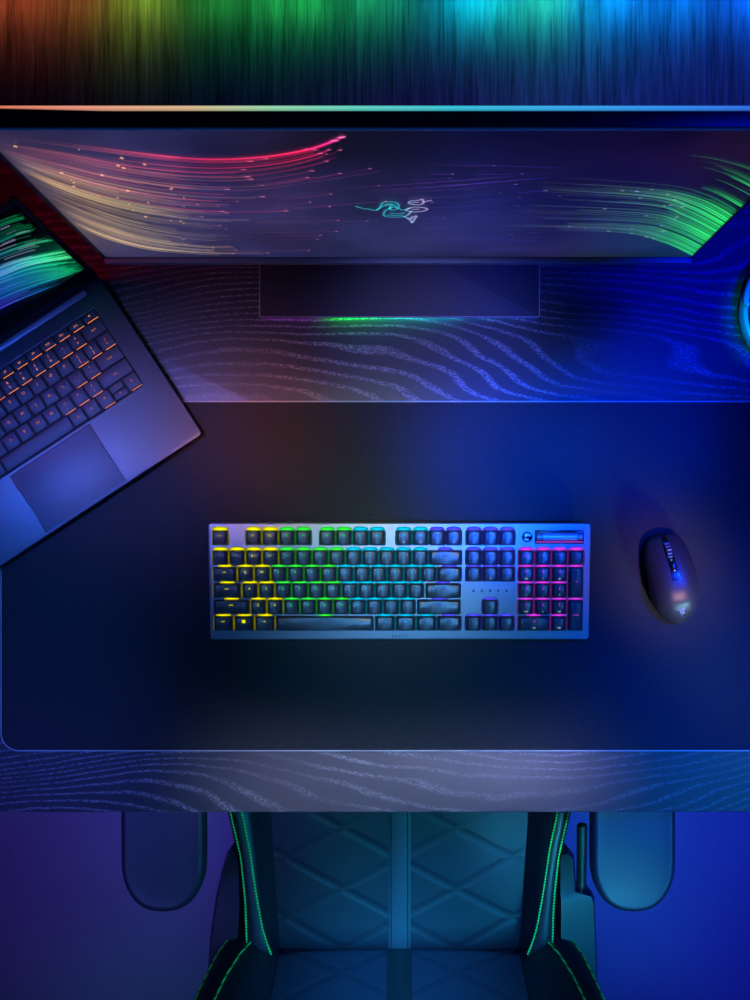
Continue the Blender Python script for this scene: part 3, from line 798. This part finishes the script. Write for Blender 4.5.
GA = [[(-200, 214), (-110, 216), (-40, 211), (-27, 208), (-15, 203), (-4, 198)], [(-200, 205), (-110, 207), (-50, 202), (-30, 199), (-16, 193), (-4, 186)],
      [(-200, 192), (-110, 190), (-60, 186), (-40, 181), (-23, 177), (-4, 164)], [(-200, 180), (-110, 178), (-70, 173), (-48, 166), (-25, 155), (-4, 137)],
      [(-200, 166), (-120, 165), (-80, 158), (-56, 150), (-28, 136), (-4, 117)], [(-200, 156), (-120, 156), (-85, 150), (-61, 141), (-39, 128), (-4, 99)],
      [(-200, 135), (-130, 140), (-95, 132), (-71, 122), (-40, 108), (-4, 74)], [(-200, 112), (-140, 122), (-105, 118), (-78, 109), (-42, 88), (-4, 40)],
      [(-200, 60), (-150, 84), (-115, 90), (-91, 84), (-60, 71), (-8, 38)], [(-200, 40), (-160, 56), (-130, 66), (-100, 66), (-68, 55), (-30, 38)]]
GA = [[(x + 159, y) for x, y in g] for g in GA]
def lap_col(x, y, g, e):
    r = 160 - x
    top = ramp([(0, lin(0, 150, 70)), (25, lin(10, 120, 80)), (60, lin(10, 80, 110)), (120, lin(10, 30, 120))], r)
    mid = ramp([(0, lin(40, 250, 150)), (14, lin(110, 250, 200)), (45, lin(90, 190, 215)), (80, lin(25, 70, 210)), (150, lin(40, 20, 160))], r)
    return [v * .6 for v in mixc(top, mid, (g - 3.4) / 1.5)]
k = 0
k = streaks(bm, lay, GA[:5], 34, lap_col, lput, (0, .4), (.85, 1), (.5, 2.0), k)
k = streaks(bm, lay, GA[5:9], 130, lap_col, lput, (0, .4), (.88, 1), (.6, 2.4), k)
k = streaks(bm, lay, GA[5:7], 10, lambda *a: [v * 2.6 + .06 for v in lap_col(*a)], lput, (0, .4), (1, 1), (.8, 2.0), k)
k = streaks(bm, lay, GA[7:], 26, lambda x, y, g, e: [v * .6 for v in ramp([(0, lin(0, 90, 70)), (60, lin(20, 90, 170)), (110, lin(60, 30, 190))], 160 - x)], lput, (0, .3), (.7, .95), (.5, 1.6), k)
k = streaks(bm, lay, GA[1:8], 14, lambda *a: lin(120, 110, 150), lput, (.5, .8), (.6, .85), (.6, 1.6), k)
lid_obj('screen', bm, [M['screen'], M['streak']], None)
bm = NB(); slab(bm, 0, 0, 5, 5, 0, .3, 2.4, .1, 8)
o = lid_obj('camera_lens', bm, M['gloss']); o.matrix_local = LM @ Matrix.Translation((0, -.0009, .2195)) @ Matrix.Rotation(math.radians(90), 4, 'X')

# ================================================================ headset
hs = thing('headset', 'over-ear headset with a large oval ear cup lying at the right rear of the desk', 'headset', (0.441, 0.215, DZ))
def oval(a, b, z, n=40, cx=0, cy=0): return [(cx + a * math.cos(2 * math.pi * q / n), cy + b * math.sin(2 * math.pi * q / n), z) for q in range(n)]
for cx in (0, 168):
    bm = NB(); loft(bm, [oval(40, 50, 0, cx=cx), oval(46, 56, 2, cx=cx), oval(50, 60, 12, cx=cx), oval(50, 60, 20, cx=cx), oval(47.5, 57.5, 25, cx=cx), oval(44, 54, 26.5, cx=cx), oval(42.5, 52.5, 25, cx=cx), oval(41.5, 51.5, 20, cx=cx)], True, True)
    cup = obj('ear_cup', bm, M['headset'], hs)
    bm = NB(); loft(bm, [oval(41, 51, 19, cx=cx), oval(40, 50, 27, cx=cx), oval(36, 46, 31, cx=cx), oval(30, 40, 31, cx=cx), oval(26, 36, 27, cx=cx), oval(25, 35, 20.5, cx=cx)], False, False)
    obj('cushion', bm, M['cushion'], cup)
    bm = NB(); loft(bm, [oval(26, 36, 20.4, cx=cx), oval(22, 32, 21.4, cx=cx), oval(10, 15, 22.2, cx=cx)], True, True)
    obj('driver_cover', bm, M['armpad'], cup)
    s = -1 if cx == 0 else 1
    bm = NB(); tube(bm, spline([(cx + s * 44, 6, 30), (cx + s * 47, 14, 31), (cx + s * 42, 34, 33), (cx + s * 30, 54, 33), (cx + s * 16, 70, 31), (cx + s * 4, 84, 28)], 20), [3.2] * 16 + [3.6, 4, 4.4, 4.6], 10)
    obj('yoke', bm, M['headset'], hs)
bm = NB(); tube(bm, spline([(-4, 82, 28), (-8, 120, 24), (14, 160, 20), (84, 186, 18), (154, 160, 20), (176, 120, 24), (172, 82, 28)], 40), 8, 12)
hb = obj('headband', bm, M['headset'], hs)
bm = NB(); tube(bm, spline([(6, 128, 22), (24, 156, 19), (84, 176, 17), (144, 156, 19), (162, 128, 22)], 30), 9.5, 12)
obj('headband_pad', bm, M['cushion'], hb)

# ================================================================ gaming chair
ch = thing('gaming_chair', 'black quilted gaming chair with green stitching pushed under the front of the desk', 'chair', (0, -0.42, 0))
OY = 420.0                                # parts are laid out in room coordinates, moved to the chair's own origin
def cobj(name, bm, m, sm=35, parent=None):
    for v in bm.verts: v.co.y += OY * MM
    return obj(name, bm, m, parent or ch, sm)
TXE = [(-640, 170), (-430, 184), (-180, 186)]
TXI = [(-640, 172), (-627, 178), (-594, 189), (-545, 198), (-484, 207), (-432, 218), (-380, 226), (-300, 228), (-180, 222)]
TXO = [(-640, 209), (-617, 211), (-555, 213), (-490, 220), (-432, 234), (-380, 242), (-300, 247), (-180, 240)]
YS = [-640, -634, -620, -600, -575, -545, -515, -484, -455, -432, -405, -380, -340, -300, -250, -200, -180]
def ez(y):   # edge roll-off front and rear
    return -22 * max(0, (y + 205) / 25) ** 2 - (10 * max(0, (-620 - y) / 20) ** 2)
def sm3(tab, x): return (table(tab, x - 12) + 2 * table(tab, x) + table(tab, x + 12)) / 4
bm = NB(); Ls = []
for y in YS:
    xe = sm3(TXE, y); top = []
    for q in range(25):
        f = -1 + 2 * q / 24; x = f * xe
        top.append((x, y, 462 + 9 * (1 - f ** 4) - 3.0 * math.exp(-(x / 16) ** 2) * 0 + ez(y)))
    Ls.append(top + [(xe, y, 400), (-xe, y, 400)])
loft(bm, Ls); seat = cobj('seat', bm, M['quilt'], 50)
bm = NB(); Ls = []
for y in YS:
    z = 471.6 + ez(y); Ls.append([(-15.5, y, z - 3), (-15.5, y, z + .4), (-13, y, z + 1.4), (13, y, z + 1.4), (15.5, y, z + .4), (15.5, y, z - 3)])
loft(bm, Ls); cst = cobj('seat_stripe', bm, M['leather2'], 60); cst['label'] = 'pale grey centre stripe'
for s in (-1, 1):
    bm = NB(); tube(bm, [(s * 11.6, y, 473.2 + ez(y)) for y in YS], .9, 6); cobj('stitch_line', bm, M['darkthread'], 60, cst)
for s in (-1, 1):
    bm = NB(); Ls = []
    for y in YS:
        xe, xi, xo = sm3(TXE, y), sm3(TXI, y), sm3(TXO, y); e = ez(y)
        p = [(xe - 1, 462 + e), (xe + 4, 470 + e)]
        for q in range(1, 5):
            f = q / 5; p.append((xe + 4 + (xi - xe - 4) * f, 470 + 30 * math.sin(f * math.pi / 2) + e))
        p += [(xi, 500.5 + e), ((xi + xo) / 2, 504 + e), (xo, 500 + e), (xo + 6, 488 + e), (xo + 8, 460), (xo + 4, 420), (xo - 6, 402), (xe - 1, 402)]
        Ls.append([(s * x, y, z) for x, z in p])
    loft(bm, Ls); bo = cobj('seat_bolster', bm, M['leather'], 60)
    for tab, zz, ye in ((TXI, 501.2, -628), (TXO, 500.8, -622)):
        bm = NB(); ys = [ye + (-185 - ye) * q / 60 for q in range(61)]
        tube(bm, [(s * sm3(tab, y), y, zz + ez(y)) for y in ys], 1.45, 6)
        st = cobj('stitch_line', bm, M['thread'], 60, bo); st['label'] = 'bright green stitching'
# backrest, leaning back from the rear of the seat
BR = math.radians(12)
def bk(x, h, f): return (x, -642 - math.sin(BR) * h + math.cos(BR) * f, 470 + math.cos(BR) * h + math.sin(BR) * f)
BI = [(-20, 172), (0, 180), (8, 192), (20, 204), (50, 217), (100, 229), (200, 244), (400, 250), (600, 244), (740, 226), (820, 180)]
BO = [(-20, 222), (0, 229), (20, 241), (50, 249), (100, 256), (200, 268), (400, 276), (600, 270), (740, 250), (820, 205)]
BE = [(-20, 170), (400, 176), (740, 165), (820, 140)]
HS = [-75, -40, -20, -8, 0, 8, 20, 35, 50, 75, 100, 150, 200, 300, 400, 500, 600, 680, 740, 790, 820]
def eb(h): return -26 * max(0, (h - 760) / 60) ** 2 - 14 * min(1.5, max(0, (2 - h) / 22)) ** 2
bm = NB(); Ls = []
for h in HS:
    xe = table(BE, h); Ls.append([bk(-xe + 2 * xe * q / 20, h, 8 * (1 - (-1 + q / 10) ** 4) + eb(h)) for q in range(21)] + [bk(xe, h, -70 - .4 * eb(h)), bk(-xe, h, -70 - .4 * eb(h))])
loft(bm, Ls); bco = cobj('backrest', bm, M['quiltback'], 50)
bm = NB(); loft(bm, [[bk(x, h, d + eb(h)) for x, d in ((-17, 5), (-17, 9), (-14, 10), (14, 10), (17, 9), (17, 5))] for h in HS])
cobj('back_stripe', bm, M['plastic'], 60)
for s in (-1, 1):
    bm = NB(); Ls = []
    for h in HS:
        xe, xi, xo = table(BE, h), table(BI, h), table(BO, h); e = eb(h)
        p = [(xe - 1, 0), (xe + 3, 6)] + [(xe + 3 + (xi - xe - 3) * q / 4, 6 + 30 * math.sin(q / 4 * math.pi / 2)) for q in range(1, 4)] + \
            [(xi, 36), ((xi + xo) / 2, 40), (xo, 34), (xo + 7, 18), (xo + 8, -20), (xo, -58), (xe - 1, -70)]
        Ls.append([bk(s * x, h, f + e) for x, f in p])
    loft(bm, Ls); bo = cobj('back_bolster', bm, M['leather'], 60)
    for tab, ff, h0 in ((BI, 37, 0), (BO, 34.6, 0)):
        bm = NB(); hh = [h0 + (800 - h0) * (q / 70) ** 1.6 for q in range(71)]
        tube(bm, [bk(s * table(tab, h), h, ff + eb(h)) for h in hh], 1.45, 6)
        st = cobj('stitch_line', bm, M['thread'], 60, bo); st['label'] = 'bright green stitching'
# hinge covers beside the seat, recline lever
for s in (-1, 1):
    bm = NB()
    if s < 0:
        Lp = [[(-x, y, z) for x, y, z in [(xa, y, 440), (xb, y, 436), (xb + 3, y, 470), (xb - 3, y, 492), (xa + 2, y, 496)]] for y, xa, xb in
              ((-488, 224, 234), (-496, 222, 240), (-520, 221, 247), (-560, 220, 256), (-600, 222, 262), (-640, 224, 266), (-672, 226, 268), (-692, 228, 262))]
    else:
        Lp = [[(x, y, z) for x, y, z in [(xa, y, 440), (xb, y, 436), (xb + 3, y, 470), (xb - 2, y, 490), (xa + 2, y, 496)]] for y, xa, xb in
              ((-492, 222, 236), (-500, 221, 243), (-545, 221, 246), (-552, 222, 268), (-560, 222, 272), (-620, 222, 274), (-672, 226, 276), (-692, 228, 264))]
    loft(bm, Lp); cobj('hinge_cover', bm, M['leather'], 40)
bm = NB(); tube(bm, [(252, -556, 484), (252.5, -545, 488), (253, -540, 489)], 3, 10); tube(bm, [(253, -541, 489), (253, -538, 489), (253.5, -452, 493), (253.5, -449, 493)], [4.5, 6.8, 7.6, 5], 14)
cobj('recline_lever', bm, M['plastic'])
# armrests
for s in (-1, 1):
    cx = s * 288 - 1.5; bm = NB(); Lr = []
    def stad(i, z):
        pts = []
        a, b = 52 - i, 62 - i
        for q in range(25):
            t = math.pi + math.pi * q / 24; pts.append((cx + a * math.copysign(abs(math.cos(t)) ** .82, math.cos(t)), -443 + b * math.sin(t), z))
        for q in range(25):
            t = math.pi * q / 24; pts.append((cx + a * math.copysign(abs(math.cos(t)) ** .82, math.cos(t)), -290 + b * math.sin(t), z))
        return pts
    loft(bm, [stad(6, 654), stad(1.5, 656), stad(0, 661), stad(0, 670), stad(1.2, 675), stad(4, 678.5), stad(7, 680), stad(9, 679.6), stad(20, 679)])
    cobj('armrest_pad', bm, M['armpad'], 50)
    bm = NB(); slab(bm, cx, -350, 44, 70, 440, 655, 10, 3); slab(bm, s * 235, -350, 140, 60, 392, 440, 8, 3); cobj('armrest_post', bm, M['plastic'])
# under-seat mechanism, gas lift, star base with castors
bm = NB(); slab(bm, 0, -400, 380, 330, 370, 402, 12, 4); slab(bm, 0, -400, 160, 220, 330, 372, 10, 4); cobj('seat_mechanism', bm, M['steel'])
bm = NB(); lathe(bm, [(30, 90), (30, 210), (16, 212), (16, 335)], 0, -420, 24); cobj('gas_lift', bm, M['plastic'])
for q in range(5):
    a = math.radians(90 + 72 * q); ca, sa = math.cos(a), math.sin(a)
    bm = NB(); Lr = []
    for r, w, h0, h1 in ((0, 34, 80, 122), (60, 30, 78, 118), (200, 22, 66, 94), (310, 17, 60, 80)):
        Lr.append([(ca * r - sa * w * x, -420 + sa * r + ca * w * x, z) for x, z in ((-1, h0), (1, h0), (.8, h1), (-.8, h1))])
    loft(bm, Lr); leg = cobj('leg', bm, M['plastic'])
    bm = NB()
    for t in (-1, 1):
        px, py = ca * 295, -420 + sa * 295
        tube(bm, [(px - sa * t * 6, py + ca * t * 6, 28), (px - sa * t * 8, py + ca * t * 8, 28), (px - sa * t * 24, py + ca * t * 24, 28), (px - sa * t * 26, py + ca * t * 26, 28)], [24, 28, 28, 24], 24)
    tube(bm, [(px - sa * 8, py + ca * 8, 28), (px + sa * 8, py - ca * 8, 28)], 6, 10); tube(bm, [(px, py, 28), (px, py, 66)], 7, 10)
    cobj('castor', bm, M['rubber'], 40, leg)

# ================================================================ lights
def look(o, tgt):
    o.rotation_euler = (Vector(tgt) - o.location).to_track_quat('-Z', 'Y').to_euler()
def area(name, loc, tgt, sx, sy, power, col, spread=180):
    l = bpy.data.lights.new(name, 'AREA'); l.shape = 'DISK' if sx == sy else 'RECTANGLE'; l.size = sx; l.size_y = sy; l.energy = power; l.color = col; l.spread = math.radians(spread)
    o = bpy.data.objects.new(name, l); COL.objects.link(o); o.location = loc; look(o, tgt); return o
def spot(name, loc, tgt, power, col, ang, blend=1.0, r=.05):
    l = bpy.data.lights.new(name, 'SPOT'); l.energy = power; l.color = col; l.spot_size = math.radians(ang); l.spot_blend = blend; l.shadow_soft_size = r
    o = bpy.data.objects.new(name, l); COL.objects.link(o); o.location = loc; look(o, tgt); return o
# LEDs along the foot of the wall, red through green to blue, raking across the floor
led = [(-.80, (.55, .08, .03)), (-.62, (.65, .13, .03)), (-.53, (.5, .22, .03)), (-.46, (.25, .50, .03)), (-.38, (.05, .75, .06)), (-.15, (.02, .85, .16)), (0, (.02, .75, .30)), (.07, (0, .50, .70)),
       (.17, (0, .55, .75)), (.26, (.02, .75, .40)), (.32, (0, .42, .9)), (.45, (0, .26, 1)), (.60, (0, .14, 1)), (.80, (0, .08, 1))]
ONLY = None
LED_POWER = 0.0080
rl_ = random.Random(3)
for q in range(58):
    x = -.80 + 1.58 * q / 57 + rl_.uniform(-.008, .008)
    c = ramp(led, x + rl_.uniform(-.05, .05)); p = rl_.uniform(.4, 1.5); tx = x + rl_.uniform(-.01, .01); sp_ = rl_.uniform(60, 110)
    if ONLY in (None, 'floor_led'): area('floor_led', (x, .960, .085), (tx, .905, 0), .014, .012, LED_POWER * p * (2.2 if x > .1 else 1), c, sp_)
# unseen coloured lights added to tint single surfaces: power per colour channel
POW = {
    'world': (.0004, .002, .012),
    'blue_pool': (0, 24, 360), 'pool_right': (0, 8, 280), 'mat_right': (0, 9, 260), 'mat_edge': (0, 10, 230),
    'blue_top': (0, .005, .4), 'mat_left': (0, 5, 26),
    'red_fill': (9, .05, .5), 'orange_fill': (46, 13, 1), 'rear_wood': (17, 17, 66), 'wood_right': (0, 0, 150), 'rear_left': (4, 3, 8),
    'overhead_fill': (.2, 3, 9), 'trackpad_fill': (.007, .035, .25), 'palm_fill': (.026, .022, .075),
    'front_wash': (.075, .082, .16), 'front_fill': (.012, .11, .55), 'cyan_fill': (.01, .38, .70), 'back_fill': (4, 85, 250), 'teal_top': (.02, .20, .31),
    'key_top': (32, 38, 24), 'key_low': (3, 16, 42), 'violet_floor': (4.5, 3.4, 42), 'violet_far': (5, 2.4, 30), 'blue_floor': (1.0, 5, 75), 'blue_far': (1.2, 1.5, 75),
    'mouse_tail': (.016, .034, .046), 'mouse_hump': (.026, .014, .017), 'bolster_fill': (.003, .028, .046), 'stand_blue': (0, 2, 70), 'rear_glow': (.015, .06, .75), 'headset_fill': (0, 75, 105)}
def power(name):
    c = POW.get(name, (0, 0, 0)) if ONLY is None else ((1, 1, 1) if name == ONLY else (0, 0, 0))
    m = max(c); return (m, tuple(v / m for v in c)) if m > 0 else (0, (1, 1, 1))
def A(name, loc, tgt, sx, sy, spread):
    p, c = power(name)
    if p: area(name, loc, tgt, sx, sy, p, c, spread)
def S(name, loc, tgt, ang, r=.05, blend=1.0):
    p, c = power(name)
    if p: spot(name, loc, tgt, p * (25 if ONLY else 1), c, ang, blend, r)
A('blue_fill', (1.15, .45, DZ + .9), (.45, .2, DZ), .5, .5, 90)  # this and the following lights are added fills, no fixtures of the room
A('blue_top', (.65, .55, DZ + 1.4), (.35, .25, DZ), .45, .45, 50)
S('blue_pool', (.18, -.15, DZ + 1.2), (.12, .045, DZ), 13)
S('pool_right', (.35, -.10, DZ + 1.2), (.28, .075, DZ), 12)
S('mat_right', (.62, .26, DZ + 1.2), (.30, -.245, DZ), 13, .16)
S('mat_edge', (.75, .12, DZ + 1.2), (.42, -.12, DZ), 14, .16)
S('mat_left', (-.6, -.2, DZ + 1.2), (-.42, -.21, DZ), 18)
S('red_fill', (-.95, .30, DZ + .75), (-.40, .28, DZ), 36, .22)
S('orange_fill', (-.28, -.05, DZ + 1.2), (-.165, .075, DZ), 11)
S('rear_wood', (.0, -.05, DZ + 1.3), (.03, .155, DZ), 14)
S('rear_left', (-.2, -.05, DZ + 1.3), (-.2, .17, DZ), 13)
S('wood_right', (.5, .05, DZ + 1.2), (.38, .27, DZ), 17)
S('key_top', (-.03, .25, DZ + 1.2), (-.02, -.035, DZ), 13, .10)
S('key_low', (.03, -.25, DZ + 1.2), (0, -.12, DZ), 17, .10)
S('overhead_fill', (0, .02, DZ + 1.5), (-.01, -.02, DZ), 25, .15)  # added soft fill from straight above
A('trackpad_fill', (-.72, .05, DZ + 1.3), (-.37, .02, DZ), .26, .26, 14)  # added where the trackpad mirrors it, for a blue sheen
A('palm_fill', (-.52, .16, DZ + 1.3), (-.27, .06, DZ), .12, .12, 16)  # added where the palm rest mirrors it
A('front_wash', (0.0, -.59, DZ + 1.0), (.0, -.325, DZ), .44, .05, 11)  # added over the chair for a highlight on the front wood
A('front_left', (-.40, -.60, DZ + 1.0), (-.22, -.335, DZ), .3, .05, 40)
A('front_fill', (0, -1.0, DZ + .92), (0, .2, DZ + .45), 2.4, .12, 120)  # added for the monitor's front edge to reflect
A('mouse_tail', (.79, -.96, DZ + .36), (.33, -.12, DZ + .03), .14, .14, 7)  # added for a highlight at the rear of the mouse
A('mouse_hump', (.67, -.64, DZ + 1.2), (.315, -.095, DZ + .03), .12, .12, 5)  # added for a highlight on top of the mouse
A('bolster_fill', (.40, -.80, DZ + .80), (.215, -.47, .50), .10, .10, 13)  # added for the bright band on the right bolster
S('stand_blue', (.30, -.35, DZ + 1.1), (.115, .225, DZ), 8)
A('rear_glow', (.60, .55, .60), (.55, .82, 0), .7, .06, 110)  # added low fill for the floor behind the desk
S('headset_fill', (.20, -.1, DZ + 1.0), (.43, .215, DZ), 5.2, .02)  # added to brighten the ear cup ring
A('cyan_fill', (.75, -.75, DZ + .9), (.05, -.6, .45), .25, .25, 50)
A('teal_top', (0, -.42, DZ + 1.35), (0, -.62, .5), .3, .3, 40)
S('back_fill', (0, -.15, DZ + 1.0), (0, -.68, .56), 17, .1)
S('violet_floor', (-.55, -.30, DZ + 1.2), (-.34, -.42, 0), 26, .1)
S('violet_far', (-.7, -.8, DZ + 1.0), (-.55, -.6, 0), 34, .1)
S('blue_floor', (.55, -.30, DZ + 1.2), (.40, -.45, 0), 28, .1)
S('blue_far', (.8, -.8, DZ + 1.0), (.6, -.7, 0), 34, .1)
w = bpy.data.worlds.new('dim_room'); SC.world = w; w.use_nodes = True
pw, cw = power('world')
w.node_tree.nodes['Background'].inputs['Color'].default_value = (*cw, 1)
w.node_tree.nodes['Background'].inputs['Strength'].default_value = pw * (.05 if ONLY else 1)

# ================================================================ camera
cam = bpy.data.cameras.new('camera'); co = bpy.data.objects.new('camera', cam); COL.objects.link(co)
co.location = (0, 0, DZ + 1.29); co.rotation_euler = (0, 0, 0)
cam.sensor_fit = 'VERTICAL'; cam.sensor_height = 24; cam.lens = 1107 / 1000 * 24; cam.shift_x = -.0245
cam.clip_start = .01
SC.camera = co
SC.view_settings.view_transform = 'Standard'; SC.view_settings.look = 'None'
SC.view_settings.exposure = 0; SC.view_settings.gamma = 1; SC.view_settings.use_curve_mapping = False
SC.cycles.transparent_max_bounces = 96
